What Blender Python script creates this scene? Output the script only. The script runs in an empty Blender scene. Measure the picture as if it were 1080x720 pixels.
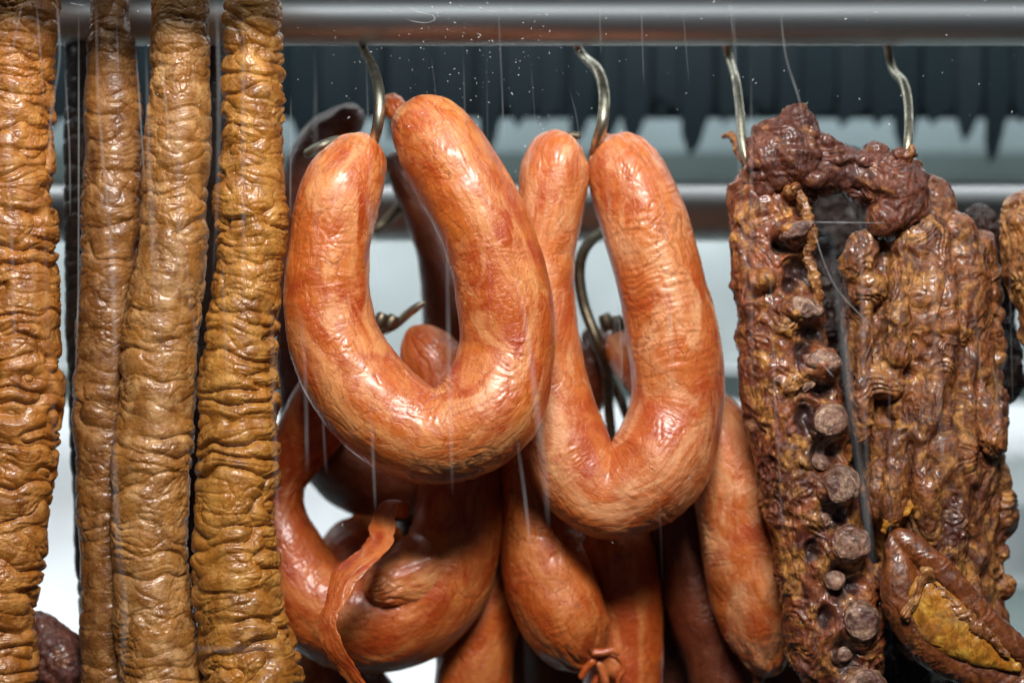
import bpy, bmesh, math, random
import numpy as np
from mathutils import Vector, Matrix

random.seed(7)
S = 0.45 / 1080          # metres per photo pixel on the focal plane
D = 1.0                  # camera distance to that plane
scn = bpy.context.scene
COL = scn.collection

def P(px, py, y=0.0):
    k = S * (1 + y / D)
    return Vector(((px - 540) * k, y, (360 - py) * k))
def R(r, y=0.0): return r * S * (1 + y / D)

# ------------------------------------------------------------------ noise
_rs = np.random.RandomState(11)
_PERM = _rs.permutation(4096).astype(np.int64)
_G = _rs.normal(size=(4096, 3)); _G /= np.linalg.norm(_G, axis=1)[:, None]
def _h(ix, iy, iz, seed):
    a = _PERM[(ix + seed * 131) & 4095]
    a = _PERM[(a + iy) & 4095]
    return _PERM[(a + iz) & 4095]
def perlin(p, seed=0):
    i = np.floor(p).astype(np.int64); f = p - i
    u = f * f * f * (f * (f * 6 - 15) + 10)
    out = 0
    for dx in (0, 1):
        wx = u[:, 0] if dx else 1 - u[:, 0]
        for dy in (0, 1):
            wy = u[:, 1] if dy else 1 - u[:, 1]
            for dz in (0, 1):
                wz = u[:, 2] if dz else 1 - u[:, 2]
                g = _G[_h(i[:, 0] + dx, i[:, 1] + dy, i[:, 2] + dz, seed)]
                d = g[:, 0] * (f[:, 0] - dx) + g[:, 1] * (f[:, 1] - dy) + g[:, 2] * (f[:, 2] - dz)
                out = out + wx * wy * wz * d
    return out * 1.6
def fbm(p, seed=0, octs=3, gain=.5):
    o = 0; a = 1; q = p
    for k in range(octs):
        o = o + a * perlin(q, seed + k * 7); q = q * 2.03; a *= gain
    return o
def worley(p, seed=0):
    i = np.floor(p).astype(np.int64)
    f1 = np.full(len(p), 9.0); f2 = np.full(len(p), 9.0); cid = np.zeros(len(p), np.int64)
    for dx in (-1, 0, 1):
        for dy in (-1, 0, 1):
            for dz in (-1, 0, 1):
                c = i + np.array([dx, dy, dz])
                h = _h(c[:, 0], c[:, 1], c[:, 2], seed)
                j = (_G[h] * .48 + .5)
                d = np.linalg.norm(c + j - p, axis=1)
                m = d < f1
                f2 = np.where(m, f1, np.minimum(f2, d)); cid = np.where(m, h, cid)
                f1 = np.where(m, d, f1)
    return f1, f2, cid
def sstep(a, b, x):
    t = np.clip((x - a) / (b - a), 0, 1); return t * t * (3 - 2 * t)

# ------------------------------------------------------------------ object helpers
def tag(o, label=None, cat=None, group=None, kind=None):
    if label: o['label'] = label
    if cat: o['category'] = cat
    if group: o['group'] = group
    if kind: o['kind'] = kind
    return o
def empty(name, loc, *a, **k):
    o = bpy.data.objects.new(name, None); o.location = loc; o.empty_display_size = .01
    COL.objects.link(o); tag(o, *a, **k); return o
def link(name, me, mat, parent=None):
    o = bpy.data.objects.new(name, me); COL.objects.link(o)
    if mat: me.materials.clear(); me.materials.append(mat)
    if parent is not None:
        o.parent = parent
        o.matrix_parent_inverse = Matrix.Translation(-sum_loc(parent))
    return o
def sum_loc(o):
    v = Vector(o.location)
    if o.parent is not None: v = v + Vector((0, 0, 0)) if o.type == 'MESH' else v + sum_loc(o.parent)
    return v
def mesh_np(name, V, F, rest=None, smooth=True):
    me = bpy.data.meshes.new(name)
    V = np.asarray(V, np.float32); F = np.asarray(F, np.int32)
    me.vertices.add(len(V)); me.vertices.foreach_set('co', V.ravel())
    n = F.shape[1]
    me.loops.add(F.size); me.loops.foreach_set('vertex_index', F.ravel())
    me.polygons.add(len(F)); me.polygons.foreach_set('loop_start', np.arange(0, F.size, n, dtype=np.int32))
    me.polygons.foreach_set('use_smooth', np.full(len(F), smooth))
    if rest is not None:
        a = me.attributes.new('rest', 'FLOAT_VECTOR', 'POINT'); a.data.foreach_set('vector', np.asarray(rest, np.float32).ravel())
    me.update(calc_edges=True); me.validate(); return me
def set_attr(me, name, vals):
    a = me.attributes.new(name, 'FLOAT', 'POINT'); a.data.foreach_set('value', np.asarray(vals, np.float32))

def spline(ctrl, n):
    """ctrl rows of numbers -> n rows, Catmull-Rom, even in arc length"""
    c = np.asarray(ctrl, float); m = len(c)
    if m == 2:
        t = np.linspace(0, 1, 400)[:, None]; Q = c[0] * (1 - t) + c[1] * t
    else:
        e = np.vstack([2 * c[0] - c[1], c, 2 * c[-1] - c[-2]]); Q = []
        for k in range(m - 1):
            p0, p1, p2, p3 = e[k:k + 4]; t = np.linspace(0, 1, 80, endpoint=(k == m - 2))[:, None]
            Q.append(.5 * (2 * p1 + (p2 - p0) * t + (2 * p0 - 5 * p1 + 4 * p2 - p3) * t ** 2 + (3 * p1 - p0 - 3 * p2 + p3) * t ** 3))
        Q = np.vstack(Q)
    L = np.r_[0, np.cumsum(np.linalg.norm(np.diff(Q[:, :3], axis=0), axis=1))]
    s = np.linspace(0, L[-1], n)
    return np.stack([np.interp(s, L, Q[:, j]) for j in range(Q.shape[1])], 1), s

def tube(name, ctrl, res=1.3, disp=None, caps=(True, True), flat=None, seg=None, seed=0):
    """ctrl: (px, py, y, radius px) rows.  Returns mesh with 'rest' straightened coordinates."""
    C = [tuple(P(a, b, y)) + (R(r, y),) for a, b, y, r in ctrl]
    step = res * S
    Q, s = spline(C, 60); L = s[-1]; n = max(8, int(L / step))
    Q, s = spline(C, n); pos = Q[:, :3]; r = np.maximum(Q[:, 3], 1e-5)
    rmax = r.max(); m = seg or max(10, int(2 * math.pi * rmax / step))
    T = np.gradient(pos, axis=0); T /= np.linalg.norm(T, axis=1)[:, None]
    N = np.zeros_like(T); up = np.array([0, -1.0, 0])
    for k in range(n):
        if k == 0: v = up
        else: v = N[k - 1]
        v = v - T[k] * v.dot(T[k]); N[k] = v / np.linalg.norm(v)
    B = np.cross(T, N)
    rr = r.copy()
    if caps[0]:
        e = r[0] * 1.15; q = np.clip(s / e, 0, 1); rr *= np.sqrt(np.maximum(1 - (1 - q) ** 2, 1e-4))
    if caps[1]:
        e = r[-1] * 1.15; q = np.clip((L - s) / e, 0, 1); rr *= np.sqrt(np.maximum(1 - (1 - q) ** 2, 1e-4))
    th = np.linspace(0, 2 * math.pi, m, endpoint=False)
    ct, st = np.cos(th), np.sin(th)
    fl = 1.0 if flat is None else flat
    dirs = N[:, None, :] * ct[None, :, None] + B[:, None, :] * st[None, :, None]
    rest = np.stack([rr[:, None] * ct, rr[:, None] * st, np.repeat(s[:, None], m, 1)], 2).reshape(-1, 3)
    ang = np.tile(th, n); sv = np.repeat(s, m); rv = np.repeat(rr, m)
    h = np.zeros(n * m); at = None
    if disp is not None:
        h = disp(rest, sv, L, ang, rv)
        fade = np.clip(rv / (rmax * .25), 0, 1); h = h * fade
    rad = (rv * 1.0 + h).reshape(n, m)
    off = dirs * rad[:, :, None]
    if flat is not None:   # squash along view depth
        off = off - N[:, None, :] * (ct[None, :, None] * rad[:, :, None]) * (1 - fl)
    V = (pos[:, None, :] + off).reshape(-1, 3)
    V = np.vstack([V, pos[0], pos[-1]]); rest = np.vstack([rest, [0, 0, 0], [0, 0, L]])
    i = np.arange(n - 1)[:, None] * m; j = np.arange(m)[None, :]; j2 = (j + 1) % m
    F = np.stack([i + j, i + j2, i + m + j2, i + m + j], 2).reshape(-1, 4)
    me = mesh_np(name, V, F, rest + seed * .37)
    # close ends with fans
    bm = bmesh.new(); bm.from_mesh(me); bm.verts.ensure_lookup_table()
    a, b = n * m, n * m + 1
    for k in range(m):
        k2 = (k + 1) % m
        f = bm.faces.new((bm.verts[a], bm.verts[k2], bm.verts[k])); f.smooth = True
        f = bm.faces.new((bm.verts[b], bm.verts[(n - 1) * m + k], bm.verts[(n - 1) * m + k2])); f.smooth = True
    bmesh.ops.recalc_face_normals(bm, faces=bm.faces)
    bm.to_mesh(me); bm.free(); return me

mm = .001
def disp_brown(seed, amp=1.0, zf=1.0, big=1.0):
    def f(rest, s, L, ang, rv):
        p = rest
        w = np.stack([perlin(p / (16 * mm), seed + 1), perlin(p / (16 * mm), seed + 2), perlin(p / (16 * mm), seed + 3)], 1)
        q = p / np.array([40 * mm, 40 * mm, 10 * mm / zf]) + w * .42
        v = np.abs(perlin(q, seed)); h = (np.minimum(v, .34) ** .5 - .45) * 4.2 * mm * big * (.55 + .9 * sstep(-.35, .35, perlin(p / (34 * mm), seed + 50)))
        qb = p / np.array([20 * mm, 20 * mm, 6.5 * mm / zf]) + w * .5
        vb = np.abs(perlin(qb, seed + 31)); h += (np.minimum(vb, .26) ** .5 - .4) * 1.5 * mm
        wmask = .25 + .75 * sstep(-.25, .35, perlin(p / (18 * mm), seed + 9))
        for sc, st, am, sh in ((8.5, 5.5, .62, .045), (4.6, 3.0, .34, .06)):
            q2 = p / np.array([sc * mm, sc * mm, st * mm]) + w * .7
            f1, f2, c = worley(q2, seed + 5 + int(sc))
            tilt = (_G[c] * (q2 - np.floor(q2) - .5)).sum(1)
            h += (-np.exp(-(f2 - f1) / sh) * am + tilt * am * .55) * mm * wmask
        q4 = p / np.array([2.4 * mm, 2.4 * mm, 1.3 * mm]) + w
        h += (np.abs(perlin(q4, seed + 13)) - .25) * .16 * mm
        h += perlin(p / np.array([40 * mm, 40 * mm, 26 * mm]), seed + 20) * 2.2 * mm
        return h * amp
    return f
def disp_ring(seed, amp=1.0, pleat=(1, 1), folds=(), lump=1.0):
    """folds: list of (s fraction, angle around, width fraction, strength) transverse compression creases"""
    def f(rest, s, L, ang, rv):
        p = rest
        w = np.stack([perlin(p / (14 * mm), seed + 1), perlin(p / (14 * mm), seed + 2), perlin(p / (14 * mm), seed + 3)], 1)
        h = perlin(p / np.array([30 * mm, 30 * mm, 40 * mm]), seed) * 1.5 * mm * lump + perlin(p / (11 * mm), seed + 40) * .45 * mm
        # fine oblique wrinkles
        msk = sstep(-.25, .45, perlin(p / (22 * mm), seed + 8))
        tw = np.stack([p[:, 0] + p[:, 2] * .25, p[:, 1] - p[:, 2] * .15, p[:, 2]], 1)
        q = tw / np.array([3.4 * mm, 3.4 * mm, 9 * mm]) + w * 1.2
        h += (np.abs(perlin(q, seed + 4)) - .25) * .32 * mm * (.1 + .9 * msk)
        q = tw / np.array([1.6 * mm, 1.6 * mm, 4 * mm]) + w * 1.8
        h += (np.abs(perlin(q, seed + 5)) - .25) * .14 * mm * (.3 + .7 * msk)
        f1, f2, c = worley(p / np.array([12 * mm, 12 * mm, 15 * mm]) + w * .9, seed + 6)
        h += -np.exp(-(f2 - f1) / .05) * .32 * mm * sstep(-.1, .4, perlin(p / (25 * mm), seed + 14))
        # transverse crinkles
        q = p / np.array([9 * mm, 9 * mm, 2.6 * mm]) + w * 1.5
        tmask = sstep(.05, .5, perlin(p / (18 * mm), seed + 15))
        h += (np.abs(perlin(q, seed + 16)) - .25) * .45 * mm * tmask
        # long pleats running into the tied ends
        for e, k in ((0, pleat[0]), (1, pleat[1])):
            if not k: continue
            d = s if e == 0 else L - s
            m_ = np.exp(-(d / (17 * mm)) ** 1.5) * k
            q = np.stack([np.cos(ang) * 2.6, np.sin(ang) * 2.6, d / (16 * mm)], 1) + w * .45
            h += (np.abs(perlin(q, seed + 17)) ** .8 - .3) * 2.0 * mm * m_
            q = np.stack([np.cos(ang) * 5.6, np.sin(ang) * 5.6, d / (7 * mm)], 1) + w * .7
            h += (np.abs(perlin(q, seed + 18)) - .25) * .9 * mm * m_
        for sf, a0, wd, k in folds:
            da = np.angle(np.exp(1j * (ang - a0)))
            m_ = np.exp(-((s / L - sf) / wd) ** 2) * np.exp(-(da / 1.0) ** 2) * k
            q = np.stack([da * 1.1, da * 0 + seed, (s - sf * L) / (3.6 * mm)], 1) + w * .8
            h += (np.abs(perlin(q, seed + 19)) - .28) * 1.7 * mm * m_
        return h * amp
    return f

# ------------------------------------------------------------------ materials
class NT:
    def __init__(s, name):
        s.m = bpy.data.materials.new(name); s.m.use_nodes = True; s.t = s.m.node_tree; s.t.nodes.clear()
        s.out = s.n('ShaderNodeOutputMaterial'); s.b = s.n('ShaderNodeBsdfPrincipled')
        s.l(s.b.outputs[0], s.out.inputs['Surface'])
    def n(s, t, **k):
        x = s.t.nodes.new(t)
        for a, b in k.items(): setattr(x, a, b)
        return x
    def l(s, a, b): s.t.links.new(a, b)
    def coord(s, kind, sc=(1, 1, 1)):
        if kind == 'rest': a = s.n('ShaderNodeAttribute', attribute_name='rest').outputs['Vector']
        else: a = s.n('ShaderNodeTexCoord').outputs['Object']
        m = s.n('ShaderNodeMapping'); m.inputs['Scale'].default_value = sc; s.l(a, m.inputs['Vector']); return m.outputs[0]
    def noise(s, v, scale, detail=4, rough=.55, dist=0.0):
        x = s.n('ShaderNodeTexNoise'); x.inputs['Scale'].default_value = scale; x.inputs['Detail'].default_value = detail
        x.inputs['Roughness'].default_value = rough; x.inputs['Distortion'].default_value = dist
        s.l(v, x.inputs['Vector']); return x.outputs['Fac']
    def ramp(s, f, stops, interp='LINEAR'):
        x = s.n('ShaderNodeValToRGB'); e = x.color_ramp.elements; x.color_ramp.interpolation = interp
        while len(e) < len(stops): e.new(.5)
        for k, (p, c) in enumerate(stops):
            e[k].position = p; e[k].color = (c, c, c, 1) if isinstance(c, (int, float)) else (*c, 1)
        s.l(f, x.inputs[0]); return x.outputs[0]
    def mix(s, f, a, b, mode='MIX'):
        x = s.n('ShaderNodeMix', data_type='RGBA', blend_type=mode)
        if isinstance(f, (int, float)): x.inputs[0].default_value = f
        else: s.l(f, x.inputs[0])
        for v, i in ((a, 6), (b, 7)):
            if isinstance(v, tuple): x.inputs[i].default_value = (*v, 1)
            else: s.l(v, x.inputs[i])
        return x.outputs[2]
    def math(s, op, a, b=0.0):
        x = s.n('ShaderNodeMath', operation=op)
        for v, i in ((a, 0), (b, 1)):
            if isinstance(v, (int, float)): x.inputs[i].default_value = v
            else: s.l(v, x.inputs[i])
        return x.outputs[0]
    def bump(s, h, dist, strength=1.0, prev=None):
        x = s.n('ShaderNodeBump'); x.inputs['Distance'].default_value = dist; x.inputs['Strength'].default_value = strength
        s.l(h, x.inputs['Height'])
        if prev is not None: s.l(prev, x.inputs['Normal'])
        return x.outputs[0]
    def set(s, **k):
        for a, v in k.items():
            i = s.b.inputs[a.replace('_', ' ')]
            if isinstance(v, (int, float)): i.default_value = v
            elif isinstance(v, tuple): i.default_value = (*v, 1) if len(i.default_value) == 4 else v
            else: s.l(v, i)

def skin_brown(name, a, b, c):
    t = NT(name); v = t.coord('rest')
    n1 = t.noise(v, 55, 6, .68, .6); n2 = t.noise(v, 130, 5, .65); n3 = t.noise(v, 900, 3)
    col = t.mix(t.ramp(n1, [(.36, 0.), (.64, 1.)]), a, b)
    col = t.mix(t.ramp(n2, [(.45, 0.), (.72, .75)]), col, c)
    n4 = t.noise(v, 700, 2, .6); col = t.mix(t.ramp(n4, [(.26, .8), (.34, 0.)]), col, (.06, .02, .01))
    t.set(Base_Color=col, Roughness=t.ramp(n2, [(.3, .30), (.7, .52)]), IOR=1.45)
    t.set(Coat_Weight=.4, Coat_Roughness=.2)
    h1 = t.noise(t.coord('rest', (1, 1, 1.8)), 420, 5, .6, .8)
    bp = t.bump(h1, .0008, .55); bp = t.bump(n3, .0003, .6, bp)
    t.set(Normal=bp); return t.m
def skin_ring(name, base, red, pale, wet=.3):
    t = NT(name); v = t.coord('rest')
    n1 = t.noise(v, 40, 6, .66, .8); n2 = t.noise(t.coord('rest', (1, 1, .45)), 62, 6, .66, 1.0)
    col = t.mix(t.ramp(n1, [(.38, 0.), (.60, 1.)]), red, base)
    col = t.mix(t.ramp(n2, [(.46, 0.), (.64, .75)]), col, pale)
    nb = t.noise(t.coord('rest', (1, 1, .5)), 110, 5, .75, 1.2); col = t.mix(t.ramp(nb, [(.60, 0.), (.75, .5)]), col, red)
    # thin red veins where the casing has puckered
    w = t.n('ShaderNodeTexVoronoi', feature='DISTANCE_TO_EDGE'); w.inputs['Scale'].default_value = 75
    vv = t.n('ShaderNodeVectorMath', operation='ADD'); wn = t.n('ShaderNodeTexNoise'); wn.inputs['Scale'].default_value = 90; wn.inputs['Detail'].default_value = 3
    t.l(v, wn.inputs['Vector']); sc = t.n('ShaderNodeVectorMath', operation='SCALE'); sc.inputs['Scale'].default_value = .02
    t.l(wn.outputs['Color'], sc.inputs[0]); t.l(t.coord('rest', (1, 1, .55)), vv.inputs[0]); t.l(sc.outputs[0], vv.inputs[1]); t.l(vv.outputs[0], w.inputs['Vector'])
    vein = t.math('MULTIPLY', t.ramp(w.outputs['Distance'], [(0., 1.), (.05, 0.)]), t.ramp(n1, [(.46, .0), (.6, .55)]))
    col = t.mix(vein, col, tuple(x * .5 for x in red))
    spk = t.noise(v, 520, 2, .5); col = t.mix(t.ramp(spk, [(.24, .7), (.30, 0.)]), col, (.16, .03, .01))
    t.set(Base_Color=col, Roughness=t.ramp(n2, [(.3, .28), (.7, .46)]), IOR=1.45)
    t.set(Coat_Weight=wet, Coat_Roughness=.24)
    t.set(Subsurface_Weight=.12, Subsurface_Radius=(1, .3, .12), Subsurface_Scale=.004)
    h1 = t.noise(t.coord('rest', (1, 1, .45)), 520, 5, .62, 1.0)
    h2 = t.noise(t.coord('rest', (.8, .8, 1.6)), 300, 4, .6, 1.2)
    bp = t.bump(h1, .0008, .55); bp = t.bump(h2, .0010, .35, bp)
    bp = t.bump(t.ramp(w.outputs['Distance'], [(0., 0.), (.08, 1.)]), .0003, .4, bp)
    t.set(Normal=bp); return t.m
def meat(name, dark, mid, fat, k=1.0, fatp=.62, coat=.45):
    t = NT(name); v = t.coord('rest')
    n1 = t.noise(v, 42, 6, .62, .8); n2 = t.noise(v, 95, 6, .68, 1.0); n3 = t.noise(t.coord('rest', (1, 1, .75)), 300, 6, .7, .6)
    col = t.mix(t.ramp(n1, [(.36, 0.), (.62, 1.)]), dark, mid)
    col = t.mix(t.ramp(n2, [(fatp - .09, 0.), (fatp + .07, .95)]), col, fat)
    pu = t.noise(v, 60, 4, .6); col = t.mix(t.ramp(pu, [(.58, 0.), (.70, .5)]), col, (.17, .075, .07))
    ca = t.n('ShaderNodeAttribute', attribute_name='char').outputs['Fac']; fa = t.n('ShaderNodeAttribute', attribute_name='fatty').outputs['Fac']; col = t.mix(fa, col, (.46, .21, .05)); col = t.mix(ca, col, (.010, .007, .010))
    col = t.mix(t.ramp(n3, [(.40, .75), (.55, 0.)]), col, tuple(x * .45 for x in dark))
    t.set(Base_Color=col, Roughness=t.ramp(n2, [(.35, .26), (.65, .5)]), Coat_Weight=t.math('MULTIPLY', t.ramp(pu, [(.40, .1), (.6, 1.)]), coat), Coat_Roughness=.22)
    bp = t.bump(n3, .0018 * k, .8); bp = t.bump(t.noise(t.coord('rest', (1, 1, .3)), 1000, 3, .6), .0004, .6, bp)
    t.set(Normal=bp); return t.m
def metal(name, c, rough, sc=60, tarn=None, stretch=(1, 1, 1), dark=(.05, .04, .025)):
    t = NT(name); v = t.coord('obj', stretch)
    n = t.noise(v, sc, 5, .65)
    col = t.mix(t.ramp(n, [(.4, 0.), (.7, tarn if tarn else .15)]), c, dark)
    t.set(Base_Color=col, Metallic=1.0, Roughness=t.ramp(n, [(.3, rough), (.7, min(1, rough + .2))]))
    t.set(Normal=t.bump(n, .0002, .4)); return t.m
def plain(name, c, rough=.5, spec=.5, sc=12, var=.15):
    t = NT(name); n = t.noise(t.coord('obj'), sc, 5, .6)
    t.set(Base_Color=t.mix(t.ramp(n, [(.3, 0.), (.7, 1.)]), tuple(x * (1 - var) for x in c), tuple(min(1, x * (1 + var)) for x in c)),
          Roughness=rough); t.b.inputs['Specular IOR Level'].default_value = spec
    return t.m

M = dict(
  bA=skin_brown('casing_amber', (.17, .050, .006), (.39, .135, .018), (.58, .28, .07)),
  bB=skin_brown('casing_brown', (.10, .033, .007), (.24, .092, .018), (.42, .21, .07)),
  bC=skin_brown('casing_tan', (.16, .057, .011), (.37, .155, .032), (.60, .35, .14)),
  bD=skin_brown('casing_gold', (.16, .052, .006), (.38, .145, .018), (.60, .31, .07)),
  bE=skin_brown('casing_shade_black', (.010, .006, .004), (.03, .015, .009), (.05, .025, .015)),  # shade between the hanging sausages is put into this near-black colour
  r1=skin_ring('casing_orange', (.54, .138, .022), (.37, .052, .008), (.74, .33, .12), .5),
  r2=skin_ring('casing_salmon', (.57, .162, .036), (.41, .07, .014), (.76, .38, .18), .5),
  r3=skin_ring('casing_rust', (.48, .105, .016), (.32, .038, .006), (.62, .22, .06), .5),
  r4=skin_ring('casing_shade_brown', (.13, .028, .009), (.08, .014, .006), (.17, .05, .02), .6),  # shade on the rear sausages is put into the casing colour
  rib=meat('smoked_meat_red', (.10, .022, .011), (.29, .078, .024), (.56, .25, .05), .8, .575, .9),
  slab=meat('smoked_meat_brown', (.080, .020, .009), (.27, .086, .022), (.52, .235, .055), .9, .575, .7),
  fold=meat('smoked_meat_dark', (.07, .017, .010), (.165, .043, .018), (.44, .18, .045), 1.0, .64, .6),
  bone=meat('bone_cut', (.10, .042, .030), (.30, .15, .10), (.52, .33, .22), .7, .55, .3),
  knob=meat('cartilage', (.16, .045, .014), (.34, .13, .032), (.48, .24, .07), .6, .55, .6),
  inner=meat('meat_shade_black', (.010, .004, .003), (.03, .010, .006), (.05, .02, .010), .8, .68, .08),  # near-black meat colour carries the shade of hollows and gaps
  mskin=meat('rind', (.11, .028, .009), (.23, .065, .015), (.42, .16, .03), .35, .66, .9),
  fat=meat('smoked_fat', (.36, .12, .012), (.52, .23, .025), (.66, .40, .06), .25, .60, .8),
  hook=metal('hook_steel', (.55, .52, .40), .30, 180, .75),
  hookd=metal('hook_tarnished', (.20, .17, .12), .38, 180, .8),
  rail=metal('brushed_steel', (.68, .68, .68), .40, 30, .15, (.04, 1, 1), (.3, .28, .26)),
  black=plain('black_rubber', (.010, .021, .028), .65, .15),
  backw=plain('case_wall', (.46, .50, .50), .5),
  dkpanel=plain('case_panel', (.10, .13, .125), .45),
  midpanel=plain('case_upper_wall', (.11, .14, .145), .5),
  white=plain('white_tray', (.82, .84, .85), .4),
)
exec_glass = None

# ------------------------------------------------------------------ meat via voxel remesh
def blob_mesh(prims, voxel=.0007, disp=None, rest_off=0.0):
    """prims: ('e', px, py, y, rx, rz, ry[, tilt]) ellipsoids in photo pixels, or ('t', [ctrl rows]) tubes"""
    bm = bmesh.new()
    for p in prims:
        if p[0] == 'e':
            _, px, py, y, rx, rz, ry = p[:7]; tilt = p[7] if len(p) > 7 else 0
            k = S * (1 + y)
            mat = Matrix.Translation(P(px, py, y)) @ Matrix.Rotation(math.radians(tilt), 4, 'Y') @ Matrix.Diagonal((rx * k, ry * k, rz * k, 1))
            bmesh.ops.create_icosphere(bm, subdivisions=4, radius=1, matrix=mat)
        else:
            me = tube('tmp', p[1], res=4, flat=p[2] if len(p) > 2 else None); bm.from_mesh(me); bpy.data.meshes.remove(me)
    me = bpy.data.meshes.new('tmp'); bm.to_mesh(me); bm.free()
    o = bpy.data.objects.new('tmp', me); COL.objects.link(o)
    md = o.modifiers.new('r', 'REMESH'); md.mode = 'VOXEL'; md.voxel_size = voxel
    sm = o.modifiers.new('s', 'SMOOTH'); sm.factor = .5; sm.iterations = 6
    dg = bpy.context.evaluated_depsgraph_get(); r = bpy.data.meshes.new_from_object(o.evaluated_get(dg))
    bpy.data.objects.remove(o); bpy.data.meshes.remove(me)
    n = len(r.vertices); co = np.empty(n * 3, np.float32); r.vertices.foreach_get('co', co); co = co.reshape(-1, 3).astype(float)
    nr = np.empty(n * 3, np.float32); r.vertex_normals.foreach_get('vector', nr); nr = nr.reshape(-1, 3)
    for a in list(r.attributes):
        if a.name == 'rest': r.attributes.remove(a)
    a = r.attributes.new('rest', 'FLOAT_VECTOR', 'POINT'); a.data.foreach_set('vector', (co + rest_off).astype(np.float32).ravel())
    if disp is not None:
        d = disp(co + rest_off, nr)
        co = co + (nr * d[:, None] if d.ndim == 1 else d)
        r.vertices.foreach_set('co', co.astype(np.float32).ravel())
    r.polygons.foreach_set('use_smooth', np.ones(len(r.polygons), bool)); r.update(); return r
def disp_meat(seed, amp=1.0, grain=(1, 1, 1), fine=1.0):
    def f(p, nr):
        w = np.stack([perlin(p / (15 * mm), seed + 1), perlin(p / (15 * mm), seed + 2), perlin(p / (15 * mm), seed + 3)], 1)
        g = np.array(grain); hard = sstep(-.2, .3, perlin(p / (16 * mm), seed + 30))
        h = fbm(p / (20 * mm) * g + w * .4, seed, 3) * 2.6 * mm
        h += (.25 - np.abs(perlin(p / (9 * mm) * g + w * .7, seed + 4))) * 2.0 * mm
        h += (.25 - np.abs(perlin(p / (4.5 * mm) * g + w * .9, seed + 7))) * .7 * mm * hard
        h += fbm(p / (4 * mm) * g + w, seed + 5, 2, .5) * .6 * mm * fine
        # muscle fibres
        q = np.stack([p[:, 0] + p[:, 2] * .35 + w[:, 0] * 3 * mm, p[:, 1], p[:, 2] * .22], 1)
        h += (.25 - np.abs(perlin(q / (1.9 * mm), seed + 8))) * .75 * mm * (1 - hard * .7) * min(1, fine * 1.6)
        h += fbm(p / (1.3 * mm) + w, seed + 6, 2) * .28 * mm * fine
        # torn terraces
        e = perlin(p / (11 * mm) + w * .6, seed + 9) * 3
        h += (np.clip((e - np.floor(e) - .5) * 5, -.5, .5)) * .8 * mm * hard
        return h * amp
    return f

# ================================================================== LONG WRINKLED SAUSAGES (left)
G_LONG = 'long wrinkled brown sausages hanging on the left'
def long_sausage(ctrl, mat, seed, label, y, caps=(False, False), **k):
    c = [(a, b, y + (d if False else 0), r) for a, b, r in ctrl]
    me = tube('long_sausage', c, res=1.15, disp=disp_brown(seed, **k), caps=caps, seed=seed)
    o = link('long_sausage', me, M[mat]); tag(o, label, 'sausage', G_LONG); return o
long_sausage([(22,-60,42),(20,0,42),(16,100,43),(10,200,47),(12,300,49),(13,400,52),(8,500,50),(0,560,47),(-8,640,46),(-10,720,46),(-10,790,46)],
             'bA', 3, 'amber wrinkled long sausage cut off by the left edge of the frame', -.002, zf=1.25, big=1.1)
long_sausage([(118,-60,18),(116,0,20),(118,80,28),(119,150,31),(117,230,33),(114,300,33),(112,400,33),(112,500,32),(114,600,31),(118,720,33),(118,790,33)],
             'bB', 23, 'narrow brown wrinkled long sausage partly tucked behind the tan one', .012, zf=.8, big=.6, amp=.85)
long_sausage([(192,-60,30),(191,0,30),(189,100,33),(184,200,36),(178,300,39),(166,400,41),(161,500,41),(160,600,41),(166,680,44),(172,740,47),(176,800,47)],
             'bC', 41, 'pale tan wrinkled long sausage, third from the left edge', -.001, zf=.85, big=.65, amp=.9)
long_sausage([(268,-60,29),(267,0,30),(266,100,32),(265,200,35),(261,300,37),(251,400,41),(248,500,43),(249,580,45),(256,660,48),(268,730,54),(276,800,56)],
             'bD', 57, 'golden brown deeply folded long sausage beside the orange sausage rings', -.006, zf=1.15, big=1.15)
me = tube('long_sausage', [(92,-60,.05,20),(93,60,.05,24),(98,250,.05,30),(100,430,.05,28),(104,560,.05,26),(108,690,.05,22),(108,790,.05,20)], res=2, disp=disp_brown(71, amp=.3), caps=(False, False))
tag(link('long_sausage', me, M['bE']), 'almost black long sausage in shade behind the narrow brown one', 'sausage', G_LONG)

# ================================================================== SAUSAGE RINGS
G_RING = 'smoked sausage rings hanging from steel hooks'
def ring(ctrl, mat, seed, label, y, res=1.15, name='sausage_ring', group=G_RING, extra=None, caps=(True, True), **k):
    base = empty(name, P(ctrl[0][0], ctrl[0][1], y), label, 'sausage', group)
    c = [(q[0], q[1], y + (q[3] if len(q) > 3 else 0), q[2]) for q in ctrl]
    me = tube('casing', c, res=res, disp=disp_ring(seed, **k), seed=seed, caps=caps)
    link('casing', me, M[mat], base); return base
def clip(px, py, y, ang, parent, l=9, r=4.6, n=2):
    """crimped metal clip on the tied end"""
    bm = bmesh.new(); k = S * (1 + y)
    for i in range(n):
        q = P(px + i * 11 - 2, py + i * 2, y + i * .003)
        mtx = Matrix.Translation(q) @ Matrix.Rotation(math.radians(ang + i * 8), 4, 'Y') @ Matrix.Diagonal((r * k, r * k, l * k, 1))
        res = bmesh.ops.create_uvsphere(bm, u_segments=20, v_segments=14, radius=1, matrix=mtx)
        ax = Vector((math.sin(math.radians(ang + i * 8)), 0, math.cos(math.radians(ang + i * 8))))
        for v in res['verts']:
            d = (v.co - q); h = d.dot(ax); hm = l * k * .72
            if abs(h) > hm: v.co -= ax * (h - math.copysign(hm, h))
    for f in bm.faces: f.smooth = True
    me = bpy.data.meshes.new('clip'); bm.to_mesh(me); bm.free(); return link('clip', me, M['hookd'], parent)

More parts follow.
